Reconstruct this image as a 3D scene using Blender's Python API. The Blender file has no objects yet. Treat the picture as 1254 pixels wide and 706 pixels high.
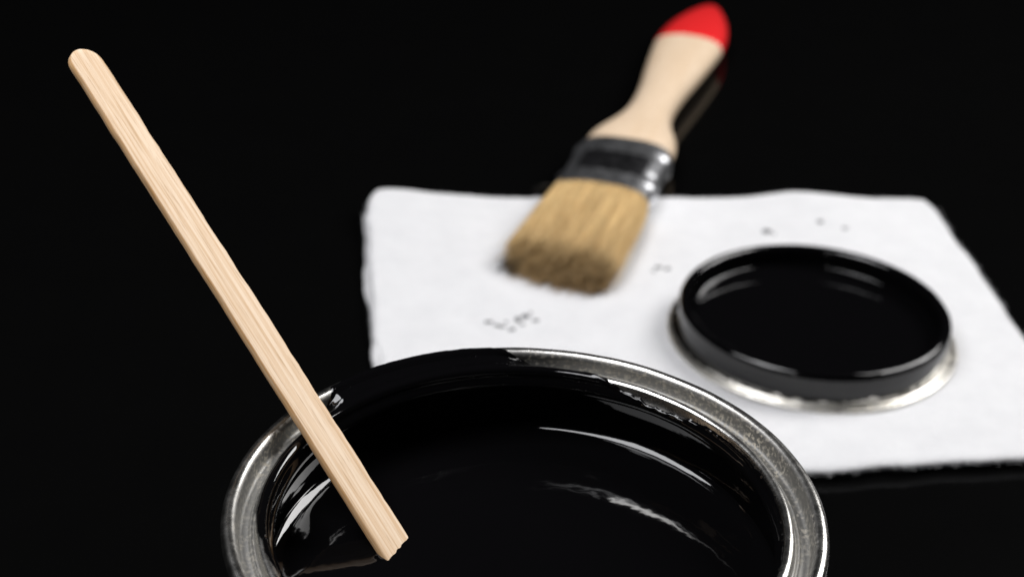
import bpy, bmesh, math, random
from mathutils import Vector, Matrix, noise
random.seed(7)
S = bpy.context.scene
C = S.collection
rad, sin, cos, pi = math.radians, math.sin, math.cos, math.pi

# ------------------------------------------------------------------ camera
F_PX, PITCH, ROLL, CAM_H = 1900.0, 0.50716, 0.03245, 0.24040
fw = Vector((0, cos(PITCH), -sin(PITCH)))
rt = Vector((1, 0, 0))
up = rt.cross(fw)
r2 = cos(ROLL) * rt + sin(ROLL) * up
u2 = -sin(ROLL) * rt + cos(ROLL) * up
cd = bpy.data.cameras.new('camera')
cam = bpy.data.objects.new('camera', cd)
C.objects.link(cam)
M = Matrix((r2, u2, -fw)).transposed().to_4x4()
M.translation = (0, 0, CAM_H)
cam.matrix_world = M
cd.sensor_width = 36.0
cd.lens = 36.0 * F_PX / 1254.0
cd.clip_start = 0.01
cd.clip_end = 50
cd.dof.use_dof = True
cd.dof.focus_distance = 0.247
cd.dof.aperture_fstop = 21.0
S.camera = cam

# ------------------------------------------------------------------ world, lamps, exposure
W = bpy.data.worlds.new('World')
S.world = W
W.use_nodes = True
bg = W.node_tree.nodes['Background']
bg.inputs[0].default_value = (0.80, 0.88, 1.0, 1)
bg.inputs[1].default_value = 0.0010


def softbox(name, loc, aim, sx, sy, power, col):
    l = bpy.data.lights.new(name, 'AREA')
    l.shape = 'RECTANGLE'
    l.size, l.size_y = sx, sy
    l.energy = power
    l.color = col
    o = bpy.data.objects.new(name, l)
    C.objects.link(o)
    o.location = loc
    o.rotation_euler = (Vector(aim) - Vector(loc)).to_track_quat('-Z', 'Y').to_euler()
    return o


softbox('softbox_lamp', (0.58, 0.66, 0.62), (0.04, 0.30, 0.05), 0.40, 0.46, 7.3, (1.0, 0.985, 0.98))
softbox('softbox_lamp', (-0.29, 0.24, 0.82), (0.02, 0.32, 0.03), 0.46, 0.46, 6.9, (0.97, 0.97, 1.0))

S.view_settings.view_transform = 'Standard'
S.view_settings.look = 'None'
S.view_settings.exposure = 0.0
S.view_settings.gamma = 1.0
S.render.engine = 'CYCLES'
S.cycles.use_denoising = True
S.cycles.max_bounces = 10
S.cycles.glossy_bounces = 8
S.cycles.sample_clamp_indirect = 6.0


# ------------------------------------------------------------------ helpers
def unproject(px, py, z):
    """point at height z that the photo shows at pixel px, py (used for measuring the layout)"""
    d = fw + (px - 627) / F_PX * r2 - (py - 353) / F_PX * u2
    t = (z - CAM_H) / d.z
    return Vector((0, 0, CAM_H)) + t * d


def link(name, verts, faces, mat, parent=None, smooth=True, sharp=None):
    me = bpy.data.meshes.new(name)
    me.from_pydata([tuple(v) for v in verts], [], faces)
    me.validate()
    bm = bmesh.new()
    bm.from_mesh(me)
    bmesh.ops.recalc_face_normals(bm, faces=bm.faces)
    bm.to_mesh(me)
    bm.free()
    if smooth:
        me.polygons.foreach_set('use_smooth', [True] * len(me.polygons))
    if sharp:
        me.set_sharp_from_angle(angle=rad(sharp))
    me.materials.append(mat)
    o = bpy.data.objects.new(name, me)
    C.objects.link(o)
    if parent:
        o.parent = parent
    return o


def thing(name, loc, label, cat):
    o = bpy.data.objects.new(name, None)
    C.objects.link(o)
    o.location = loc
    o.empty_display_size = 0.01
    o['label'] = label
    o['category'] = cat
    return o


def tag(o, label, cat):
    o['label'] = label
    o['category'] = cat
    return o


def lathe(prof, n=360, closed=True):
    """revolve (r, z) points about z; closed joins the last profile point to the first"""
    V, Fc = [], []
    m = len(prof)
    for i in range(n):
        a = 2 * pi * i / n
        for r, z in prof:
            V.append((r * cos(a), r * sin(a), z))
    for i in range(n):
        j = (i + 1) % n
        for k in range(m if closed else m - 1):
            l = (k + 1) % m
            Fc.append((i * m + k, j * m + k, j * m + l, i * m + l))
    return V, Fc


def arc(cx, cz, r, a0, a1, n):
    return [(cx + r * cos(rad(a0 + (a1 - a0) * i / (n - 1))), cz + r * sin(rad(a0 + (a1 - a0) * i / (n - 1)))) for i in range(n)]


def mm(p):
    return [(a * 0.001, b * 0.001) for a, b in p]


def interp(tab, x):
    if x <= tab[0][0]:
        return tab[0][1]
    for (x0, y0), (x1, y1) in zip(tab, tab[1:]):
        if x <= x1:
            t = (x - x0) / (x1 - x0)
            return y0 + (y1 - y0) * t
    return tab[-1][1]


def sinterp(tab, x):
    """smooth (cosine eased / Catmull) interpolation of a table"""
    n = len(tab)
    if x <= tab[0][0]:
        return tab[0][1]
    if x >= tab[-1][0]:
        return tab[-1][1]
    for i in range(n - 1):
        x0, y0 = tab[i]
        x1, y1 = tab[i + 1]
        if x <= x1:
            h = x1 - x0
            m0 = (y1 - tab[i - 1][1]) / (x1 - tab[i - 1][0]) if i > 0 else (y1 - y0) / h
            m1 = (tab[i + 2][1] - y0) / (tab[i + 2][0] - x0) if i < n - 2 else (y1 - y0) / h
            t = (x - x0) / h
            return (2*t**3-3*t**2+1)*y0 + (t**3-2*t**2+t)*h*m0 + (-2*t**3+3*t**2)*y1 + (t**3-t**2)*h*m1


def fbm(x, y, z=0.0, o=3):
    return noise.fractal(Vector((x, y, z)), 1.0, 2.0, o)


# ------------------------------------------------------------------ materials
class Nodes:
    def __init__(self, name):
        self.m = bpy.data.materials.new(name)
        self.m.use_nodes = True
        self.t = self.m.node_tree
        self.b = self.t.nodes['Principled BSDF']

    def n(self, typ, **kw):
        nd = self.t.nodes.new(typ)
        for k, v in kw.items():
            if k in nd.inputs:
                nd.inputs[k].default_value = v
            else:
                setattr(nd, k, v)
        return nd

    def l(self, a, b):
        self.t.links.new(a, b)

    def coords(self, scale=(1, 1, 1)):
        tc = self.n('ShaderNodeTexCoord')
        mp = self.n('ShaderNodeMapping')
        mp.inputs['Scale'].default_value = scale
        self.l(tc.outputs['Object'], mp.inputs['Vector'])
        return mp.outputs['Vector']

    def noise(self, vec, scale, detail=4, rough=0.55):
        nd = self.n('ShaderNodeTexNoise', Scale=scale, Detail=detail, Roughness=rough)
        self.l(vec, nd.inputs['Vector'])
        return nd.outputs['Fac']

    def ramp(self, fac, stops):
        r = self.n('ShaderNodeValToRGB')
        el = r.color_ramp.elements
        while len(el) < len(stops):
            el.new(0.5)
        for e, (p, c) in zip(el, stops):
            e.position = p
            e.color = (c[0], c[1], c[2], 1) if hasattr(c, '__len__') else (c, c, c, 1)
        self.l(fac, r.inputs['Fac'])
        return r.outputs['Color']

    def mix(self, fac, a, b, mode='MIX'):
        m = self.n('ShaderNodeMix', data_type='RGBA', blend_type=mode)
        for s, v in ((m.inputs['Factor'], fac), (m.inputs['A'], a), (m.inputs['B'], b)):
            if isinstance(v, bpy.types.NodeSocket):
                self.l(v, s)
            elif hasattr(v, '__len__'):
                s.default_value = (v[0], v[1], v[2], 1)
            else:
                s.default_value = v
        # Mix node has several sockets called A/B: pick the colour ones
        return m.outputs['Result']

    def bump(self, h, strength, dist):
        b = self.n('ShaderNodeBump', Strength=strength, Distance=dist)
        self.l(h, b.inputs['Height'])
        self.l(b.outputs['Normal'], self.b.inputs['Normal'])


def colmix(N, fac, a, b, mode='MIX'):
    m = N.t.nodes.new('ShaderNodeMixRGB')
    m.blend_type = mode
    for s, v in ((m.inputs[0], fac), (m.inputs[1], a), (m.inputs[2], b)):
        if isinstance(v, bpy.types.NodeSocket):
            N.l(v, s)
        elif hasattr(v, '__len__'):
            s.default_value = (v[0], v[1], v[2], 1)
        else:
            s.default_value = v
    return m.outputs[0]


def mat_paint():
    N = Nodes('black_gloss_paint')
    N.b.inputs['Base Color'].default_value = (0.0022, 0.0021, 0.0024, 1)
    N.b.inputs['Roughness'].default_value = 0.045
    N.b.inputs['IOR'].default_value = 1.5
    v = N.coords()
    h = N.noise(v, 260, 2)
    N.bump(h, 0.05, 0.0006)
    return N.m


def mat_metal(name, base, rough, dirt, band=None, speck=0.5):
    """tinplate; dirt = colour of dried grime; band = radius limits (m) where grime gathers"""
    N = Nodes(name)
    N.b.inputs['Metallic'].default_value = 1.0
    v = N.coords()
    fine = N.noise(v, 1500, 3, 0.6)
    mid = N.noise(v, 330, 5, 0.65)
    big = N.noise(v, 60, 3, 0.5)
    col = colmix(N, N.ramp(mid, [(0.35, 0.0), (0.7, 1.0)]), base, tuple(c * 0.85 for c in base))
    g = N.ramp(fine, [(0.50, 0.0), (0.60, 1.0)])
    g2 = N.ramp(mid, [(0.40, 0.35), (0.60, 1.0)])
    g = colmix(N, 1.0, g, g2, 'MULTIPLY')
    gb = N.ramp(big, [(0.35, 0.35), (0.65, 1.0)])
    g = colmix(N, 1.0, g, gb, 'MULTIPLY')
    rgh_base = N.ramp(mid, [(0.3, rough * 0.8), (0.7, rough * 1.3)])
    if band:
        sp = N.n('ShaderNodeSeparateXYZ')
        tc = N.n('ShaderNodeTexCoord')
        N.l(tc.outputs['Object'], sp.inputs[0])
        cx = N.n('ShaderNodeCombineXYZ')
        N.l(sp.outputs[0], cx.inputs[0])
        N.l(sp.outputs[1], cx.inputs[1])
        ln = N.n('ShaderNodeVectorMath', operation='LENGTH')
        N.l(cx.outputs[0], ln.inputs[0])
        mr = N.n('ShaderNodeMapRange')
        mr.inputs['From Min'].default_value = band[0]
        mr.inputs['From Max'].default_value = band[0] + 0.0005
        N.l(ln.outputs['Value'], mr.inputs['Value'])
        mr2 = N.n('ShaderNodeMapRange')
        mr2.inputs['From Min'].default_value = band[1]
        mr2.inputs['From Max'].default_value = band[1] - 0.0005
        N.l(ln.outputs['Value'], mr2.inputs['Value'])
        bm_ = colmix(N, 1.0, mr.outputs[0], mr2.outputs[0], 'MULTIPLY')
        g = colmix(N, 1.0, g, bm_, 'MULTIPLY')
        film = bm_
        col = colmix(N, colmix(N, 1.0, film, (0.9,) * 3, 'MULTIPLY'), col, tuple(c * 0.36 for c in base))
        rgh_base = colmix(N, bm_, rgh_base, (rough * 2.2,) * 3)
    gs = colmix(N, 1.0, g, (speck,) * 3, 'MULTIPLY')
    col = colmix(N, gs, col, dirt)
    N.l(col, N.b.inputs['Base Color'])
    met = N.n('ShaderNodeMath', operation='SUBTRACT')
    met.inputs[0].default_value = 1.0
    N.l(gs, met.inputs[1])
    N.l(met.outputs[0], N.b.inputs['Metallic'])
    N.l(colmix(N, gs, rgh_base, (0.75,) * 3), N.b.inputs['Roughness'])
    N.bump(fine, 0.12, 0.0002)
    return N.m


def mat_wood(name, light, dark, edge=None, grain=1.0, rough=0.6):
    """grain runs along local X"""
    N = Nodes(name)
    v = N.coords((34, 2300, 2300))
    g1 = N.noise(v, 1.0, 4, 0.6)
    v2 = N.coords((9, 320, 320))
    g2 = N.noise(v2, 1.0, 3, 0.5)
    v3 = N.coords((110, 3000, 3000))
    g3 = N.noise(v3, 1.0, 3, 0.6)
    a = N.ramp(g1, [(0.40, 0.0), (0.68, 1.0)])
    b = N.ramp(g2, [(0.35, 0.0), (0.7, 1.0)])
    col = colmix(N, colmix(N, 1.0, a, (0.65 * grain,) * 3, 'MULTIPLY'), light, dark)
    warm = tuple(l * k for l, k in zip(light, (0.98, 0.92, 0.84)))
    col = colmix(N, colmix(N, 1.0, b, (0.45,) * 3, 'MULTIPLY'), col, colmix(N, 1.0, col, tuple(w / l for w, l in zip(warm, light)), 'MULTIPLY'))
    # short dark vessel lines
    ves = N.ramp(g3, [(0.57, 0.0), (0.66, 1.0)])
    col = colmix(N, colmix(N, 1.0, ves, (0.5 * grain,) * 3, 'MULTIPLY'), col, tuple(d * 0.75 for d in dark))
    if edge:
        # the sawn narrow edges are a browner orange than the planed faces
        tn = N.n('ShaderNodeTexCoord')
        sn = N.n('ShaderNodeSeparateXYZ')
        N.l(tn.outputs['Normal'], sn.inputs[0])
        ab = N.n('ShaderNodeMath', operation='ABSOLUTE')
        N.l(sn.outputs[1], ab.inputs[0])
        em = N.ramp(ab.outputs[0], [(0.45, 0.0), (0.85, 1.0)])
        blot = N.ramp(N.noise(N.coords((260, 900, 900)), 1.0, 3), [(0.35, 0.55), (0.65, 1.0)])
        em = colmix(N, 1.0, em, blot, 'MULTIPLY')
        col = colmix(N, em, col, colmix(N, 1.0, col, edge, 'MULTIPLY'))
    N.l(col, N.b.inputs['Base Color'])
    N.b.inputs['Roughness'].default_value = rough
    N.b.inputs['Specular IOR Level'].default_value = 0.3
    N.bump(colmix(N, 0.5, g1, g3), 0.25 * grain, 0.0003)
    return N.m


def mat_cloth():
    N = Nodes('white_wiping_cloth')
    v = N.coords()
    h1 = N.noise(v, 900, 5, 0.7)
    h2 = N.noise(v, 120, 4, 0.6)
    h3 = N.noise(N.coords((400, 3000, 1500)), 1.0, 3, 0.6)
    col = colmix(N, N.ramp(h2, [(0.3, 0.0), (0.7, 1.0)]), (0.755, 0.755, 0.76), (0.70, 0.70, 0.708))
    N.l(col, N.b.inputs['Base Color'])
    N.b.inputs['Roughness'].default_value = 0.95
    N.b.inputs['Specular IOR Level'].default_value = 0.1
    N.b.inputs['Sheen Weight'].default_value = 0.15
    N.bump(colmix(N, 0.5, h1, h3), 0.8, 0.0009)
    return N.m


def mat_plain(name, col, rough, spec=0.5, var=0.0, scale=200, coat=0.0):
    N = Nodes(name)
    v = N.coords()
    f = N.noise(v, scale, 4, 0.6)
    c = colmix(N, f, col, tuple(x * (1 - var) for x in col))
    N.l(c, N.b.inputs['Base Color'])
    N.b.inputs['Roughness'].default_value = rough
    N.b.inputs['Specular IOR Level'].default_value = spec
    N.b.inputs['Coat Weight'].default_value = coat
    N.b.inputs['Coat Roughness'].default_value = 0.1
    return N.m


def mat_bristle():
    """straw-coloured hog bristle, stained brown towards the used tips (local X = 0)"""
    N = Nodes('hog_bristle')
    tc = N.n('ShaderNodeTexCoord')
    sp = N.n('ShaderNodeSeparateXYZ')
    N.l(tc.outputs['Object'], sp.inputs[0])
    nz = N.noise(N.coords((40, 900, 900)), 1.0, 3)
    ad = N.n('ShaderNodeMath', operation='MULTIPLY_ADD')
    N.l(nz, ad.inputs[0])
    ad.inputs[1].default_value = 0.012
    N.l(sp.outputs[0], ad.inputs[2])
    mr = N.n('ShaderNodeMapRange')
    mr.inputs['From Min'].default_value = 0.009
    mr.inputs['From Max'].default_value = 0.026
    N.l(ad.outputs[0], mr.inputs['Value'])
    g = N.noise(N.coords((15, 1500, 1500)), 1.0, 3)
    straw = colmix(N, N.ramp(g, [(0.3, 0.0), (0.7, 1.0)]), (0.84, 0.62, 0.30), (0.60, 0.39, 0.16))
    tipc = colmix(N, N.ramp(g, [(0.3, 0.0), (0.7, 1.0)]), (0.46, 0.29, 0.125), (0.18, 0.105, 0.042))
    N.l(colmix(N, mr.outputs[0], tipc, straw), N.b.inputs['Base Color'])
    N.b.inputs['Roughness'].default_value = 0.5
    return N.m


PAINT = mat_paint()
RIM = mat_metal('tinplate_rim', (0.66, 0.65, 0.62), 0.24, (0.46, 0.42, 0.34), band=(0.0400, 0.0434), speck=1.0)
TIN = mat_metal('tinplate_body', (0.66, 0.66, 0.66), 0.22, (0.30, 0.27, 0.22), speck=0.06)
LIDTIN = mat_metal('tinplate_lid', (0.80, 0.78, 0.73), 0.30, (0.40, 0.33, 0.16), speck=0.6)
FERR = mat_metal('nickel_ferrule', (0.80, 0.81, 0.83), 0.30, (0.10, 0.10, 0.10), speck=0.1)
# a darker soft-edged panel in the colour of the ferrule's upper flat face
_t = FERR.node_tree
_b = _t.nodes['Principled BSDF']
_src = _b.inputs['Base Color'].links[0].from_socket
_tc = _t.nodes.new('ShaderNodeTexCoord')
_sp = _t.nodes.new('ShaderNodeSeparateXYZ')
_t.links.new(_tc.outputs['Object'], _sp.inputs[0])


def _range(sock, a, b):
    m = _t.nodes.new('ShaderNodeMapRange')
    m.inputs['From Min'].default_value, m.inputs['From Max'].default_value = a, b
    _t.links.new(sock, m.inputs['Value'])
    return m.outputs[0]


_fac = _range(_sp.outputs[2], 0.0050, 0.0062)
for _s, _a, _c in ((0, 0.0705, 0.0720), (0, 0.0890, 0.0875), (1, -0.0125, -0.0115), (1, 0.0125, 0.0115)):
    _m = _t.nodes.new('ShaderNodeMath')
    _m.operation = 'MULTIPLY'
    _t.links.new(_fac, _m.inputs[0])
    _t.links.new(_range(_sp.outputs[_s], _a, _c), _m.inputs[1])
    _fac = _m.outputs[0]
_mx = _t.nodes.new('ShaderNodeMixRGB')
_t.links.new(_fac, _mx.inputs[0])
_t.links.new(_src, _mx.inputs[1])
_mx.inputs[2].default_value = (0.16, 0.16, 0.17, 1)
_t.links.new(_mx.outputs[0], _b.inputs['Base Color'])
STICK = mat_wood('birch_stick', (0.81, 0.645, 0.475), (0.58, 0.37, 0.19), edge=(1.0, 0.78, 0.50), grain=1.2)
HANDLE = mat_wood('pale_beech_handle', (0.76, 0.605, 0.445), (0.58, 0.42, 0.265), grain=0.9, rough=0.4)
RED = mat_plain('red_lacquer', (0.86, 0.026, 0.028), 0.3, 0.5, 0.1, 150, coat=0.4)
CLOTH = mat_cloth()
SPOT = mat_plain('dried_paint_spot', (0.16, 0.16, 0.165), 0.9, 0.2, 0.5, 2000)
BRIS = mat_bristle()
DARKHAIR = mat_plain('paint_soaked_hair', (0.02, 0.017, 0.014), 0.4, 0.4, 0.3, 900)
TOP = mat_plain('black_tabletop', (0.0022, 0.0022, 0.0022), 0.10, 0.5, 0.2, 40)

# ------------------------------------------------------------------ table
V = []
bmT = bmesh.new()
bmesh.ops.create_cube(bmT, size=1.0)
bmesh.ops.scale(bmT, vec=(2.0, 1.8, 0.03), verts=bmT.verts)
bmesh.ops.translate(bmT, vec=(0, 0.5, -0.015), verts=bmT.verts)
bmesh.ops.bevel(bmT, geom=bmT.edges[:], offset=0.002, segments=2, affect='EDGES')
me = bpy.data.meshes.new('tabletop')
bmT.to_mesh(me)
bmT.free()
me.materials.append(TOP)
tbl = bpy.data.objects.new('tabletop', me)
C.objects.link(tbl)
tbl['kind'] = 'structure'

# ------------------------------------------------------------------ folded cloth
NB = dict(bl=Vector((-0.0555, 0.489)), br=Vector((0.1495, 0.506)), fr=Vector((0.163, 0.3465)), fl=Vector((-0.030, 0.314)))
CL_ORG = Vector((0.05, 0.41, 0.0))


def cloth_layer(name, inset, z0, th, seed, lift, parent):
    nu, nv = 110, 90
    base = {}
    rim_r = th * 0.5
    V, Fc = [], []

    def P(u, v):
        a = NB['fl'].lerp(NB['fr'], u)
        b = NB['bl'].lerp(NB['br'], u)
        p = a.lerp(b, v)
        e = 0.0012
        # uneven torn edges
        wl = fbm(v * 7, seed, 1.3) * e * 1.5 + inset[0]
        wr = fbm(v * 9, seed, 5.1) * e + inset[1]
        wf = fbm(u * 9, seed, 8.7) * e * 1.2 + inset[2]
        wb = fbm(u * 8, seed, 3.3) * e + inset[3]
        p.x += wl * (1 - u) ** 3 - wr * u ** 3
        p.y += wf * (1 - v) ** 3 - wb * v ** 3
        return p

    def wave(u, v):
        w = fbm(u * 3.6, v * 3.0, seed, 2) * 0.0019 + fbm(u * 9, v * 8, seed + 4) * 0.00030
        ed = min(u, 1 - u, v, 1 - v)
        edge = math.exp(-ed / 0.035)
        w += edge * (0.0002 + 0.0004 * fbm(u * 6, v * 6, seed + 9))
        # puffed back-left corner and back edge
        w += lift * math.exp(-((u - 0.02) ** 2) / 0.02 - ((v - 1) ** 2) / 0.02)
        w += lift * 0.5 * math.exp(-((u - 0.75) ** 2) / 0.004 - ((v - 1) ** 2) / 0.008)
        return max(w, -0.0004)

    def corner(u, v):
        # round the four corners a little
        du, dv = (u - .5) * 2, (v - .5) * 2
        k = max(0, abs(du) ** 10 * abs(dv) ** 10)
        return k

    def ease(i, n):
        t = i / n
        # denser rows at the border
        return 0.5 - 0.5 * cos(pi * t) if False else t

    top, bot = [], []
    for j in range(nv + 1):
        rt_, rb_ = [], []
        for i in range(nu + 1):
            u, v = ease(i, nu), ease(j, nv)
            p = P(u, v)
            k = corner(u, v)
            c = Vector((0.06, 0.41))
            p = p.lerp(c, (0.055 if u < .5 and v > .5 else 0.012) * k)
            w = wave(u, v)
            onedge = i in (0, nu) or j in (0, nv)
            zt = z0 + th + w
            zb = z0 + max(0, w - 0.0002) * 0.75
            if onedge:
                zm = (zt + zb) / 2
                zt, zb = zm, zm
            rt_.append(len(V)); V.append((p.x - CL_ORG.x, p.y - CL_ORG.y, zt))
            if onedge:
                rb_.append(rt_[-1])
            else:
                rb_.append(len(V)); V.append((p.x - CL_ORG.x, p.y - CL_ORG.y, zb))
        top.append(rt_); bot.append(rb_)
    for j in range(nv):
        for i in range(nu):
            Fc.append((top[j][i], top[j][i + 1], top[j + 1][i + 1], top[j + 1][i]))
            Fc.append((bot[j][i], bot[j + 1][i], bot[j + 1][i + 1], bot[j][i + 1]))
    global EDGE_PTS
    EDGE_PTS = ([(V[top[j][0]], (-1, 0)) for j in range(6, nv - 5)] + [(V[top[j][nu]], (1, 0)) for j in range(3, nv - 2)]
                + [(V[top[0][i]], (0, -1)) for i in range(3, nu - 2)] + [(V[top[nv][i]], (0, 1)) for i in range(6, nu - 2)])
    o = link(name, V, Fc, CLOTH, parent)
    s = o.modifiers.new('round', 'SUBSURF')
    s.levels = s.render_levels = 1
    return o


cloth = thing('wiping_cloth', CL_ORG, 'folded white wiping cloth lying flat under the brush bristles and the can lid', 'cloth')
cloth_layer('lower_fold', (0.0, 0.0, 0.003, 0.0004), 0.0001, 0.0016, 3.1, 0.0008, cloth)
cloth_layer('upper_fold', (0.0012, 0.001, 0.0006, 0.0), 0.0011, 0.0020, 11.7, 0.0042, cloth)


def spot(px, py, rx, ry, ang):
    c = unproject(px, py, 0.0036)
    rx, ry = rx * 1.5, ry * 1.6
    n = 14
    vs, fs = [], []
    s = random.random() * 50
    for k in range(n):
        a = 2 * pi * k / n
        q = 1 + 0.45 * fbm(cos(a) * 1.5, sin(a) * 1.5, s)
        x, y = rx * q * cos(a), ry * q * sin(a)
        vs.append((x * cos(ang) - y * sin(ang), x * sin(ang) + y * cos(ang), 0))
    vs += [(v[0] * 0.7, v[1] * 0.7, 0.0003) for v in vs]
    vs.append((0, 0, 0.0004))
    for k in range(n):
        l = (k + 1) % n
        fs.append((k, l, n + l, n + k))
        fs.append((n + k, n + l, 2 * n))
    fs.append(tuple(range(n - 1, -1, -1)))
    o = link('paint_spot', vs, fs, SPOT, cloth)
    o.location = Vector((c.x, c.y, 0.0)) - Vector((CL_ORG.x, CL_ORG.y, 0))
    return o


# loose fibres standing out along the torn edges
V, Fc = [], []
for h in range(1300):
    (ex_, ey_, ez_), out = random.choice(EDGE_PTS)
    p = Vector((ex_ + CL_ORG.x + random.uniform(-.001, .001) * abs(out[1]), ey_ + CL_ORG.y + random.uniform(-.001, .001) * abs(out[0])))
    L = random.uniform(0.0012, 0.0024)
    an = random.gauss(0, 0.6)
    ox, oy = out[0] * cos(an) - out[1] * sin(an), out[0] * sin(an) + out[1] * cos(an)
    z = ez_ + random.uniform(-0.0004, 0.0005)
    b0 = len(V)
    for i in range(4):
        t = i / 3
        q = Vector((p.x + ox * (L * t - 0.0012), p.y + oy * (L * t - 0.0012), z + 0.0006 * sin(t * 2.5) * random.uniform(-.5, 1)))
        for k in range(3):
            a = 2.1 * k
            V.append((q.x - CL_ORG.x + 0.00003 * cos(a), q.y - CL_ORG.y + 0.00003 * sin(a), q.z + 0.00003 * cos(a + 1)))
    for i in range(3):
        for k in range(3):
            l = (k + 1) % 3
            Fc.append((b0 + i * 3 + k, b0 + i * 3 + l, b0 + i * 3 + 3 + l, b0 + i * 3 + 3 + k))
fz = link('edge_fibres', V, Fc, CLOTH, cloth)
fz['kind'] = 'stuff'

SPOTS = [spot(*a) for a in ((598, 391, .0011, .0007, .4), (612, 396, .0016, .0006, -.3), (627, 400, .0009, .0006, .8), (634, 388, .0007, .0013, .2),
                            (644, 384, .0012, .0008, 1.0), (656, 389, .0008, .0006, .5), (806, 324, .0010, .0008, 0), (818, 326, .0009, .0007, .7),
                            (940, 283, .0012, .0012, .3), (1004, 275, .0010, .0009, .9), (1034, 283, .0008, .0006, .2), (620, 391, .0005, .0004, 0), (640, 394, .0005, .0005, 1), (650, 380, .0004, .0004, 1), (800, 329, .0005, .0004, 0), (948, 287, .0004, .0004, 0))]

# ------------------------------------------------------------------ paint can
CAN = Vector((0.00308, 0.18746, 0.0))
RTOP = ([(39.5, 84.5), (39.4, 87.0), (39.1, 90.5), (38.6, 93.5), (38.05, 95.2), (37.62, 96.0), (37.56, 96.35), (37.62, 96.7), (37.95, 97.15), (38.35, 97.62)]
        + arc(39.25, 98.1, 0.87, 150, 25, 14)
        + [(40.2, 97.6), (40.34, 97.1), (40.5, 97.12), (40.68, 97.42), (40.86, 97.40), (41.02, 97.05), (41.3, 96.92), (41.9, 96.86), (42.3, 96.98), (42.55, 97.35), (42.68, 97.9)]
        + arc(43.88, 98.88, 1.12, 196, -70, 22)
        + [(43.95, 97.5)])
under = [(43.6, 97.45), (43.0, 97.2), (42.4, 96.5), (41.9, 96.45), (40.8, 96.5), (40.2, 96.5), (39.6, 97.2), (39.2, 97.4), (38.6, 96.9), (38.3, 96.1), (39.0, 94.0), (39.5, 90.5), (39.8, 87.0), (39.9, 84.4)]
can = thing('paint_can', CAN, 'open round tin paint can with grimy silver rim, filled with black paint', 'can')
V, Fc = lathe(mm(RTOP + under), 480)
# slight dents in the ring so that its highlights waver
V = [(x * (1 + 0.0006 * fbm(x * 60, y * 60, 3)), y * (1 + 0.0006 * fbm(x * 60, y * 60, 3)), z + 0.00012 * fbm(x * 70, y * 70, 8)) for x, y, z in V]
link('rim', V, Fc, RIM, can)
bodyp = [(43.5, 96.9), (43.5, 92), (43.2, 90.5), (43.5, 89), (43.5, 84), (43.2, 82.5), (43.5, 81), (43.5, 14), (43.2, 12.5), (43.5, 11), (43.5, 3.5), (44.3, 2.6), (44.4, 1.2), (43.9, 0.3),
         (43.2, 0.3), (42.9, 1.2), (42.9, 2.2), (0.01, 2.2), (0.01, 2.7), (42.9, 2.7), (42.95, 96.5)]
V, Fc = lathe(mm(bodyp), 240)
link('body', V, Fc, TIN, can)

# ------------------------------------------------------------------ stir stick line (measured before the paint so the paint can wet it)
PZ = 0.0866
P0 = unproject(479, 668, PZ)
P1 = unproject(372.5, 500, 0.1018)
D = (P1 - P0).normalized()
ST_W, ST_T, ST_LEN = 0.0064, 0.0014, 0.1003
wax = D.cross(Vector((0, 0, 1))).normalized()      # horizontal across the stick
nrm = wax.cross(D).normalized()
if nrm.z < 0:
    nrm = -nrm
TWIST = rad(11)
wq = Matrix.Rotation(TWIST, 3, D)
wax, nrm = wq @ wax, wq @ nrm

# ------------------------------------------------------------------ paint in the can
paint = thing('black_paint', CAN + Vector((0, 0, 0.003)), 'glossy wet black paint filling the open can and smeared up over its rim', 'paint')
ZP = -0.003
nr, nt = 120, 420
V, Fc = [(0, 0, PZ + ZP)], []
RW = 0.0397


def stick_dist(x, y):
    """distance from the stick's section at paint level"""
    q = Vector((x + CAN.x, y + CAN.y, PZ)) - P0
    # walk along D to the plane of the stick
    a = q.dot(wax)
    b = q.dot(nrm)
    dx = max(abs(a) - ST_W / 2, 0)
    dz = max(abs(b) - ST_T / 2, 0)
    return math.hypot(dx, dz)


for i in range(1, nr + 1):
    t = i / nr
    r = RW * (1 - (1 - t) ** 1.35)
    for j in range(nt):
        a = 2 * pi * j / nt
        x, y = r * cos(a), r * sin(a)
        z = PZ + 0.0015 * math.exp((min(r, 0.0392) - 0.0392) / 0.0011) + 0.00004 * fbm(x * 90, y * 90, 2)
        z += 0.00030 * max(0.2, 0.6 + 0.8 * fbm(x * 1000, y * 1000, 6, 1)) * math.exp(-stick_dist(x, y) / 0.0005)
        V.append((x, y, z + ZP))
for j in range(nt):
    Fc.append((0, 1 + j, 1 + (j + 1) % nt))
for i in range(nr - 1):
    for j in range(nt):
        l = (j + 1) % nt
        Fc.append((1 + i * nt + j, 1 + (i + 1) * nt + j, 1 + (i + 1) * nt + l, 1 + i * nt + l))
b0 = len(V)
for j in range(nt):
    a = 2 * pi * j / nt
    V.append((RW * cos(a), RW * sin(a), 0.0))
for j in range(nt):
    l = (j + 1) % nt
    Fc.append((1 + (nr - 1) * nt + j, b0 + j, b0 + l, 1 + (nr - 1) * nt + l))
Fc.append(tuple(range(b0 + nt - 1, b0 - 1, -1)))
link('paint_pool', V, Fc, PAINT, paint)

# wet film over the ring: follows the ring's own section up to a ragged edge
SEC = []
for (r0, z0), (r1, z1) in zip(RTOP, RTOP[1:]):
    nseg = max(1, int(math.hypot(r1 - r0, z1 - z0) / 0.12))
    for k in range(nseg):
        SEC.append((r0 + (r1 - r0) * k / nseg, z0 + (z1 - z0) * k / nseg))
ARCL = [0.0]
for p, q in zip(SEC, SEC[1:]):
    ARCL.append(ARCL[-1] + math.hypot(q[0] - p[0], q[1] - p[1]))


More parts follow.
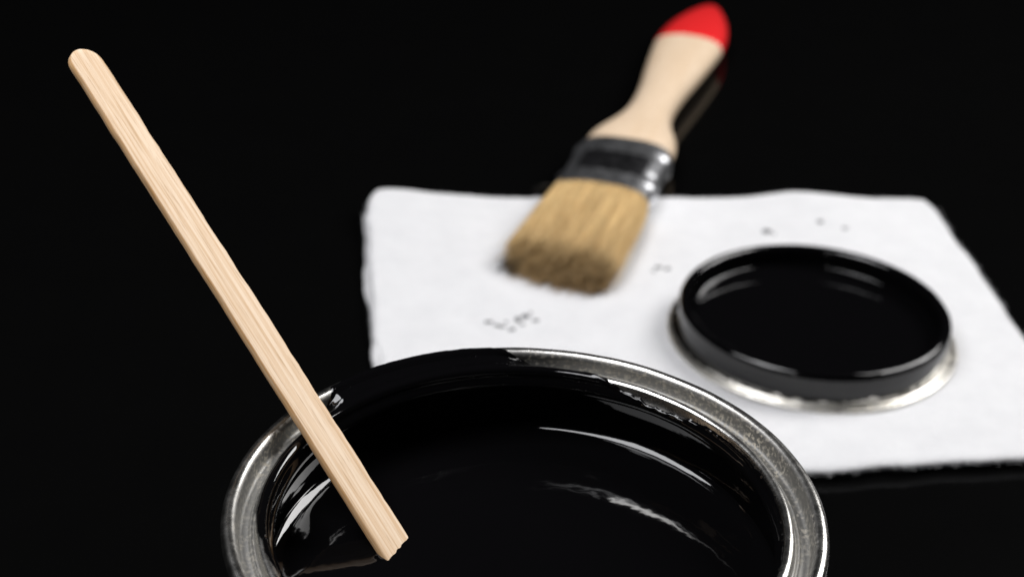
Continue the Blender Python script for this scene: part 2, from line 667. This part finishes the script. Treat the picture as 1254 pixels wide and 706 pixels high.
def at_s(s):
    s = max(0, min(s, ARCL[-1] - 1e-6))
    lo, hi = 0, len(ARCL) - 1
    while hi - lo > 1:
        mid_ = (lo + hi) // 2
        if ARCL[mid_] <= s:
            lo = mid_
        else:
            hi = mid_
    t = (s - ARCL[lo]) / max(1e-9, ARCL[hi] - ARCL[lo])
    (ra, za), (rb, zb) = SEC[lo], SEC[hi]
    return ra + (rb - ra) * t, za + (zb - za) * t


def s_at_r(r):
    """arc length where the section, past the bead top, reaches radius r"""
    for (rr, zz), s in zip(SEC, ARCL):
        if rr >= r and s > 14.0:
            return s
    return ARCL[-1]


S_BEADTOP = next(s for (r, z), s in zip(SEC, ARCL) if z > 98.9)
S_DIP = s_at_r(40.25)
S_MID = s_at_r(41.9)
S_CREST = s_at_r(44.4)
EDGE = [(-180, S_DIP - .2), (-150, S_BEADTOP - 1.0), (-90, 14.1), (-30, 14.2), (0, 14.3), (20, 14.3), (33, 14.2), (41, 14.1), (44, 13.8), (48, 13.4), (53, 13.3), (58, 13.4), (62, 13.7), (65.5, 14.2), (69, S_BEADTOP - 0.1), (74, S_BEADTOP + 1.0),
        (80, S_DIP + 0.1), (88, S_MID + 0.4), (95, S_CREST - 0.9), (100, S_CREST + 0.3), (112, S_CREST + 0.9), (128, S_CREST + 0.8), (138, S_CREST - 0.4), (142, S_MID), (146, S_DIP), (155, S_DIP - .1), (165, S_DIP - .3), (180, S_DIP - .2)]


def film_pt(th_deg, s, smax):
    a = rad(th_deg)
    r, z = at_s(s)
    r1_, z1_ = at_s(s + 0.15)
    r0_, z0_ = at_s(s - 0.15)
    dr, dz = r1_ - r0_, z1_ - z0_
    L = math.hypot(dr, dz) or 1
    nr_, nz_ = -dz / L, dr / L
    q = s / smax
    body = max(0.0, 1 - q ** 22)
    lump = 0.5 + 0.55 * fbm(cos(a) * 3.5, sin(a) * 3.5, s * 0.12, 1) + 0.13 * fbm(cos(a) * 8, sin(a) * 8, s * 0.2, 1)
    t = (0.10 + 0.26 * max(0, lump)) * body - 0.05 * (1 - body)
    t += 0.16 * math.exp(-((q - 0.965) / 0.018) ** 2)           # beaded rim of the film
    r += nr_ * t
    z += nz_ * t
    # the channel is flooded where the paint ran over the whole ring
    if smax > S_DIP + 0.3 and S_BEADTOP < s < S_CREST:
        r_in, r_out = 39.25, 43.88
        u = max(0, min(1, (r - r_in) / (r_out - r_in)))
        hull = 99.15 + 0.95 * u - 0.30 * sin(pi * u)
        fl = max(0, min(1, (smax - S_DIP) / (S_CREST - S_DIP)))
        if hull > z:
            e1, e2 = min(1, u / 0.3), min(1, (1 - u) / 0.25)
            z += (hull - z) * fl * body * e1 * e1 * (3 - 2 * e1) * e2 * e2 * (3 - 2 * e2)
    return Vector((r * cos(a), r * sin(a), z)) * 0.001


NTH, NS = 1440, 80
V, Fc = [], []
for j in range(NTH):
    th = -180 + 360 * j / NTH
    a = rad(th)
    sm = interp(EDGE, th)
    # scalloped, dripping edge
    sm += 0.30 * fbm(cos(a) * 13, sin(a) * 13, 4) + 0.14 * fbm(cos(a) * 20, sin(a) * 20, 9, 2)
    if 40 < th < 66:
        sm -= 0.9 * abs(fbm(th * 0.20, 2.0, 5, 1))
    sm = max(3.0, min(sm, ARCL[-1] - 0.3))
    for k in range(NS + 1):
        p = film_pt(th, sm * k / NS, sm)
        V.append((p.x, p.y, p.z + ZP))
m = NS + 1
for j in range(NTH):
    l = (j + 1) % NTH
    for k in range(NS):
        Fc.append((j * m + k, l * m + k, l * m + k + 1, j * m + k + 1))
film = link('rim_film', V, Fc, PAINT, paint)

# ------------------------------------------------------------------ stir stick
SUB = 0.036                                                       # length below the paint
nl = 130
V, Fc = [], []
half_t = ST_T / 2
NSEC = 16


def stick_halfw(x):
    # x from the round top end downwards
    w = ST_W / 2
    if x < w:
        w = math.sqrt(max(1e-9, w * w - (w - x) ** 2)) * 0.999
    return w


L_ALL = ST_LEN + SUB
for i in range(nl + 1):
    t = i / nl
    x = L_ALL * (t if t > 0.08 else t * t / 0.08)
    x = max(x, 0.00002)
    w = stick_halfw(x)
    wl = w + 0.00017 * fbm(x * 280, 1.7, 0) * min(1, x / 0.004)
    wr = w + 0.00010 * fbm(x * 260, 7.7, 0) * min(1, x / 0.004)
    off = 0.00012 * fbm(x * 30, 4.4, 0)
    bend = 0.0004 * sin(pi * x / L_ALL)
    b = 0.00026
    ht = half_t * min(1.0, 0.75 + x / 0.002)
    b = min(b, w * 0.5)
    prof = [(-wl, -ht + b), (-wl, -ht / 3), (-wl, ht / 3), (-wl, ht - b), (-wl + b * .3, ht - b * .3), (-wl + b, ht), (-w / 3, ht), (w / 3, ht), (wr - b, ht), (wr - b * .3, ht - b * .3), (wr, ht - b), (wr, -ht + b),
            (wr - b * .3, -ht + b * .3), (wr - b, -ht), (-wl + b, -ht), (-wl + b * .3, -ht + b * .3)]
    for (py_, pz_) in prof:
        V.append((-x, py_ + off, pz_ + bend))
for i in range(nl):
    for k in range(NSEC):
        l = (k + 1) % NSEC
        Fc.append((i * NSEC + k, i * NSEC + l, (i + 1) * NSEC + l, (i + 1) * NSEC + k))
Fc.append(tuple(range(NSEC)))
Fc.append(tuple(range(nl * NSEC + NSEC - 1, nl * NSEC - 1, -1)))
stick = link('stir_stick', V, Fc, STICK)
R3 = Matrix((D, nrm.cross(D).normalized(), nrm)).transposed()
M = R3.to_4x4()
M.translation = P0 + D * ST_LEN
stick.matrix_world = M
tag(stick, 'pale wooden stir stick with rounded end, dipped in the black paint', 'stick')

# ------------------------------------------------------------------ lid, upside down on the cloth
LID = Vector((0.0902, 0.4030, 0.0032))
lid = thing('can_lid', LID, 'upturned round tin lid coated with black paint, lying on the white cloth', 'lid')
LTOP = ([(0.01, 4.4), (10, 4.4), (22, 4.3), (26, 4.3), (28, 4.3), (34, 4.2), (36.0, 4.25), (36.7, 4.6), (36.95, 5.4), (36.95, 7.0)]
        + arc(38.45, 9.45, 1.5, 180, 0, 16) + [(39.97, 8.0), (40.0, 5.0), (40.1, 2.6), (40.3, 1.95), (40.6, 1.7), (41.0, 1.6), (41.8, 1.7)] + arc(42.3, 1.0, 0.8, 100, -110, 9))
LBOT = [(41.6, 0.25), (40.6, 1.1), (40.0, 1.4), (39.5, 2.2), (39.45, 5.0), (39.3, 9.6), (38.6, 10.3), (37.6, 9.6), (37.5, 5.2), (37.1, 4.1), (36.0, 3.7), (0.01, 3.7)]
V, Fc = lathe(mm(LTOP + LBOT), 300)
link('metal_shell', V, Fc, LIDTIN, lid)
LS = []
for (r0, z0), (r1, z1) in zip(LTOP[3:], LTOP[4:]):
    n = max(1, int(math.hypot(r1 - r0, z1 - z0) / 0.25))
    LS += [(r0 + (r1 - r0) * k / n, z0 + (z1 - z0) * k / n) for k in range(n)]
LS = [(0.01, 4.4), (6, 4.4), (12, 4.4), (18, 4.36), (22, 4.3)] + [(22 + k, 4.3) for k in range(1, 4)] + LS
# left side of the flange is painted right out to its edge, the rest ends low on the ring wall
LEDGE = [(-180, 41.8), (-165, 41.2), (-150, 40.6), (-140, 40.2), (-120, 40.11), (-60, 40.09), (-30, 40.11), (-8, 40.4), (0, 41.7), (20, 41.6), (40, 41.0), (60, 40.6), (100, 40.4), (140, 40.8), (165, 42.0), (180, 41.8)]
V, Fc = [], []
NTL, NSL = 420, 90
for j in range(NTL):
    th = -180 + 360 * j / NTL
    a = rad(th)
    rmax = interp(LEDGE, th) + 0.06 * fbm(cos(a) * 9, sin(a) * 9, 1)
    idx = next((k for k, (r, z) in enumerate(LS) if r >= rmax and z < 6.5 and r > 39.8), len(LS) - 12)
    extra = int(3.0 * fbm(cos(a) * 14, sin(a) * 14, 6))
    idx = max(20, min(len(LS) - 4, idx + extra))
    for k in range(NSL + 1):
        f_ = k / NSL * idx
        i0 = min(int(f_), len(LS) - 2)
        t = f_ - i0
        r = LS[i0][0] + (LS[i0 + 1][0] - LS[i0][0]) * t
        z = LS[i0][1] + (LS[i0 + 1][1] - LS[i0][1]) * t
        dr, dz = LS[i0 + 1][0] - LS[i0][0], LS[i0 + 1][1] - LS[i0][1]
        L = math.hypot(dr, dz) or 1
        q = k / NSL
        th_ = (0.16 + 0.16 * min(1, r / 20) * (0.5 + 0.5 * fbm(cos(a) * 5, sin(a) * 5, r * 0.2 + z * .2))) * max(0, 1 - q ** 14) - 0.03 * q ** 14
        r += -dz / L * th_
        z += dr / L * th_
        if r < 36.9:
            z = max(z, 4.62 + 0.6 * math.exp((r - 36.9) / 0.8))   # pool of paint levelled over the panel
        V.append((r * cos(a) * .001, r * sin(a) * .001, z * .001))
m = NSL + 1
for j in range(NTL):
    l = (j + 1) % NTL
    for k in range(NSL):
        Fc.append((j * m + k, l * m + k, l * m + k + 1, j * m + k + 1))
link('paint_film', V, Fc, PAINT, lid)

# ------------------------------------------------------------------ paint brush
BR0 = unproject(679, 341, 0.0103)
BR1 = unproject(872, 6, 0.0075)
bd = Vector((BR1.x - BR0.x, BR1.y - BR0.y))
BL = bd.length
brush = thing('paint_brush', (BR0.x, BR0.y, 0.0098), 'flat paint brush with red tipped wooden handle, bristles resting on the white cloth', 'brush')
brush.rotation_euler = (0, rad(0.7), math.atan2(bd.y, bd.x))
K = BL / 0.265


def sections(xs, fw_, ft_, fz_, n=40, ex=2.6, mod=None):
    V, Fc = [], []
    for x in xs:
        w, t, zc = fw_(x), ft_(x), fz_(x)
        for k in range(n):
            a = 2 * pi * k / n
            c, s = cos(a), sin(a)
            e = ex(x) if callable(ex) else ex
            y = w * math.copysign(abs(c) ** (2 / e), c)
            z = t * math.copysign(abs(s) ** (2 / e), s)
            V.append((x * K * .001, y * .001, (z + zc) * .001))
    m = len(xs)
    for i in range(m - 1):
        for k in range(n):
            l = (k + 1) % n
            Fc.append((i * n + k, i * n + l, (i + 1) * n + l, (i + 1) * n + k))
    Fc.append(tuple(range(n)))
    Fc.append(tuple(range(m * n - 1, (m - 1) * n - 1, -1)))
    return V, Fc


HW = [(88, 15.2), (92, 15.8), (96, 16.5), (101, 16.7), (106, 16.2), (112, 14.4), (118, 12.2), (126, 10.0), (134, 9.0), (144, 8.9), (158, 9.8), (174, 11.6), (190, 13.2), (204, 14.4), (214, 14.8), (224, 14.3), (236, 12.4), (247, 9.4), (256, 6.2), (262, 3.6), (265, 1.4)]
HT = [(88, 6.0), (95, 6.8), (101, 7.2), (110, 7.0), (120, 6.4), (144, 6.0), (174, 6.0), (204, 6.2), (224, 5.9), (240, 5.0), (252, 3.8), (260, 2.4), (265, 1.0)]
RED_X = 211
hx = [88 + i * (RED_X - 88) / 70 for i in range(71)]
V, Fc = sections(hx, lambda x: sinterp(HW, x), lambda x: sinterp(HT, x), lambda x: 0.0, 44, 2.3)
handle = link('handle', V, Fc, HANDLE, brush)
rx = [RED_X - 2 + i * (265 - RED_X + 2) / 40 for i in range(41)]
V, Fc = sections(rx, lambda x: sinterp(HW, x) + 0.12, lambda x: sinterp(HT, x) + 0.12, lambda x: 0.0, 44, 2.3)
link('red_tip', V, Fc, RED, handle)
fx = [56 + i * 0.5 for i in range(77)]


def ridge(x):
    return 0.12 * math.exp(-((x - 65) / 2.0) ** 2) + 0.15 * math.exp(-((x - 88) / 2.0) ** 2) - 0.10 * math.exp(-((x - 70) / 2.0) ** 2)


V, Fc = sections(fx, lambda x: 17.2 + 8.0 * ridge(x), lambda x: 7.4 + ridge(x), lambda x: 0.0, 64, 2.7)
ferrule = link('ferrule', V, Fc, FERR, brush, sharp=50)

# bristles: some thousands of hairs joined into one part
V, Fc = [], []
FLOOR = lambda x: 0.0036 - 0.0098 + x * math.tan(rad(0.7))


def hair(V, Fc, pts, r, k=3):
    b0 = len(V)
    n = len(pts)
    for i, p in enumerate(pts):
        rr = r * (1 - 0.6 * (i / (n - 1)) ** 2)
        for j in range(k):
            a = 2 * pi * j / k + b0
            V.append((p[0], p[1] + rr * cos(a), p[2] + rr * sin(a)))
    for i in range(n - 1):
        for j in range(k):
            l = (j + 1) % k
            Fc.append((b0 + i * k + j, b0 + i * k + l, b0 + (i + 1) * k + l, b0 + (i + 1) * k + j))
    Fc.append(tuple(b0 + j for j in range(k)))
    Fc.append(tuple(b0 + (n - 1) * k + j for j in range(k - 1, -1, -1)))


NH = 5200
for h in range(NH):
    while True:
        a, b = random.uniform(-1, 1), random.uniform(-1, 1)
        if abs(a) ** 2.7 + abs(b) ** 2.7 < 0.99:
            break
    y0, z0 = a * 17.0, b * 7.2
    clump = fbm(a * 4, b * 2, 7)
    xe = 7.0 + (b + 1) * 4.2 + a * 3.5 + abs(a) ** 4 * 2.0 + random.gauss(0, 1.7) + clump * 3.0
    sp = 1.12 + 0.05 * clump
    y1 = y0 * sp + random.gauss(0, 0.45) + clump * 0.9 + 2.6 + (random.gauss(0, 1.6) if random.random() < 0.06 else 0)
    z1 = z0 * 0.72 - 1.9 + random.gauss(0, 0.35) + clump * 0.4
    pts = []
    for i in range(6):
        t = i / 5
        x = (60 + (xe - 60) * t) * K * .001
        y = (y0 + (y1 - y0) * t + 0.25 * sin(t * 3 + a * 9)) * .001
        bulge = 0.6 * sin(pi * min(1, t * 1.2)) * b
        z = (z0 + (z1 - z0) * t ** 1.4 + bulge) * .001
        z = max(z, FLOOR(x) + 0.0001)
        pts.append((x, y, z))
    hair(V, Fc, pts, 0.000155)
bris = link('bristles', V, Fc, BRIS, brush)
bris['kind'] = 'stuff'
# dark paint-soaked strays at the worn corner
V, Fc = [], []
for h in range(130):
    a = random.uniform(0.72, 1.0)
    b = random.uniform(-1.0, 0.1)
    y0, z0 = a * 18.6, b * 5.0 - 0.5
    x0 = random.uniform(19, 27)
    xe = random.uniform(8, 15)
    y1 = y0 + random.uniform(0.3, 4.2)
    z1 = z0 * .7 - 3.0
    pts = []
    for i in range(5):
        t = i / 4
        x = (x0 + (xe - x0) * t) * K * .001
        z = max((z0 + (z1 - z0) * t) * .001, FLOOR(x) + 0.0001)
        pts.append((x, (y0 + (y1 - y0) * t ** 1.5) * .001, z))
    hair(V, Fc, pts, 0.00016)
for (x0, y0, x1, y1) in ((55, 15.5, 50, 22.5), (54, 15.5, 48, 21)):
    hair(V, Fc, [((x0 + (x1 - x0) * t) * .001 * K, (y0 + (y1 - y0) * t) * .001, (3 + 2 * sin(3 * t)) * .001) for t in (0, .25, .5, .75, 1)], 0.00016)
o = link('stray_hairs', V, Fc, DARKHAIR, brush)
o['kind'] = 'stuff'

# settle the paint spots on the cloth's surface
bpy.context.view_layer.update()
dg = bpy.context.evaluated_depsgraph_get()
upper = next(o for o in cloth.children if o.name == 'upper_fold')
ue = upper.evaluated_get(dg)
for o in SPOTS:
    hit, loc, nn, fi = ue.ray_cast(Vector((o.location.x, o.location.y, 0.05)), Vector((0, 0, -1)))
    if hit:
        o.location.z = loc.z - 0.0001
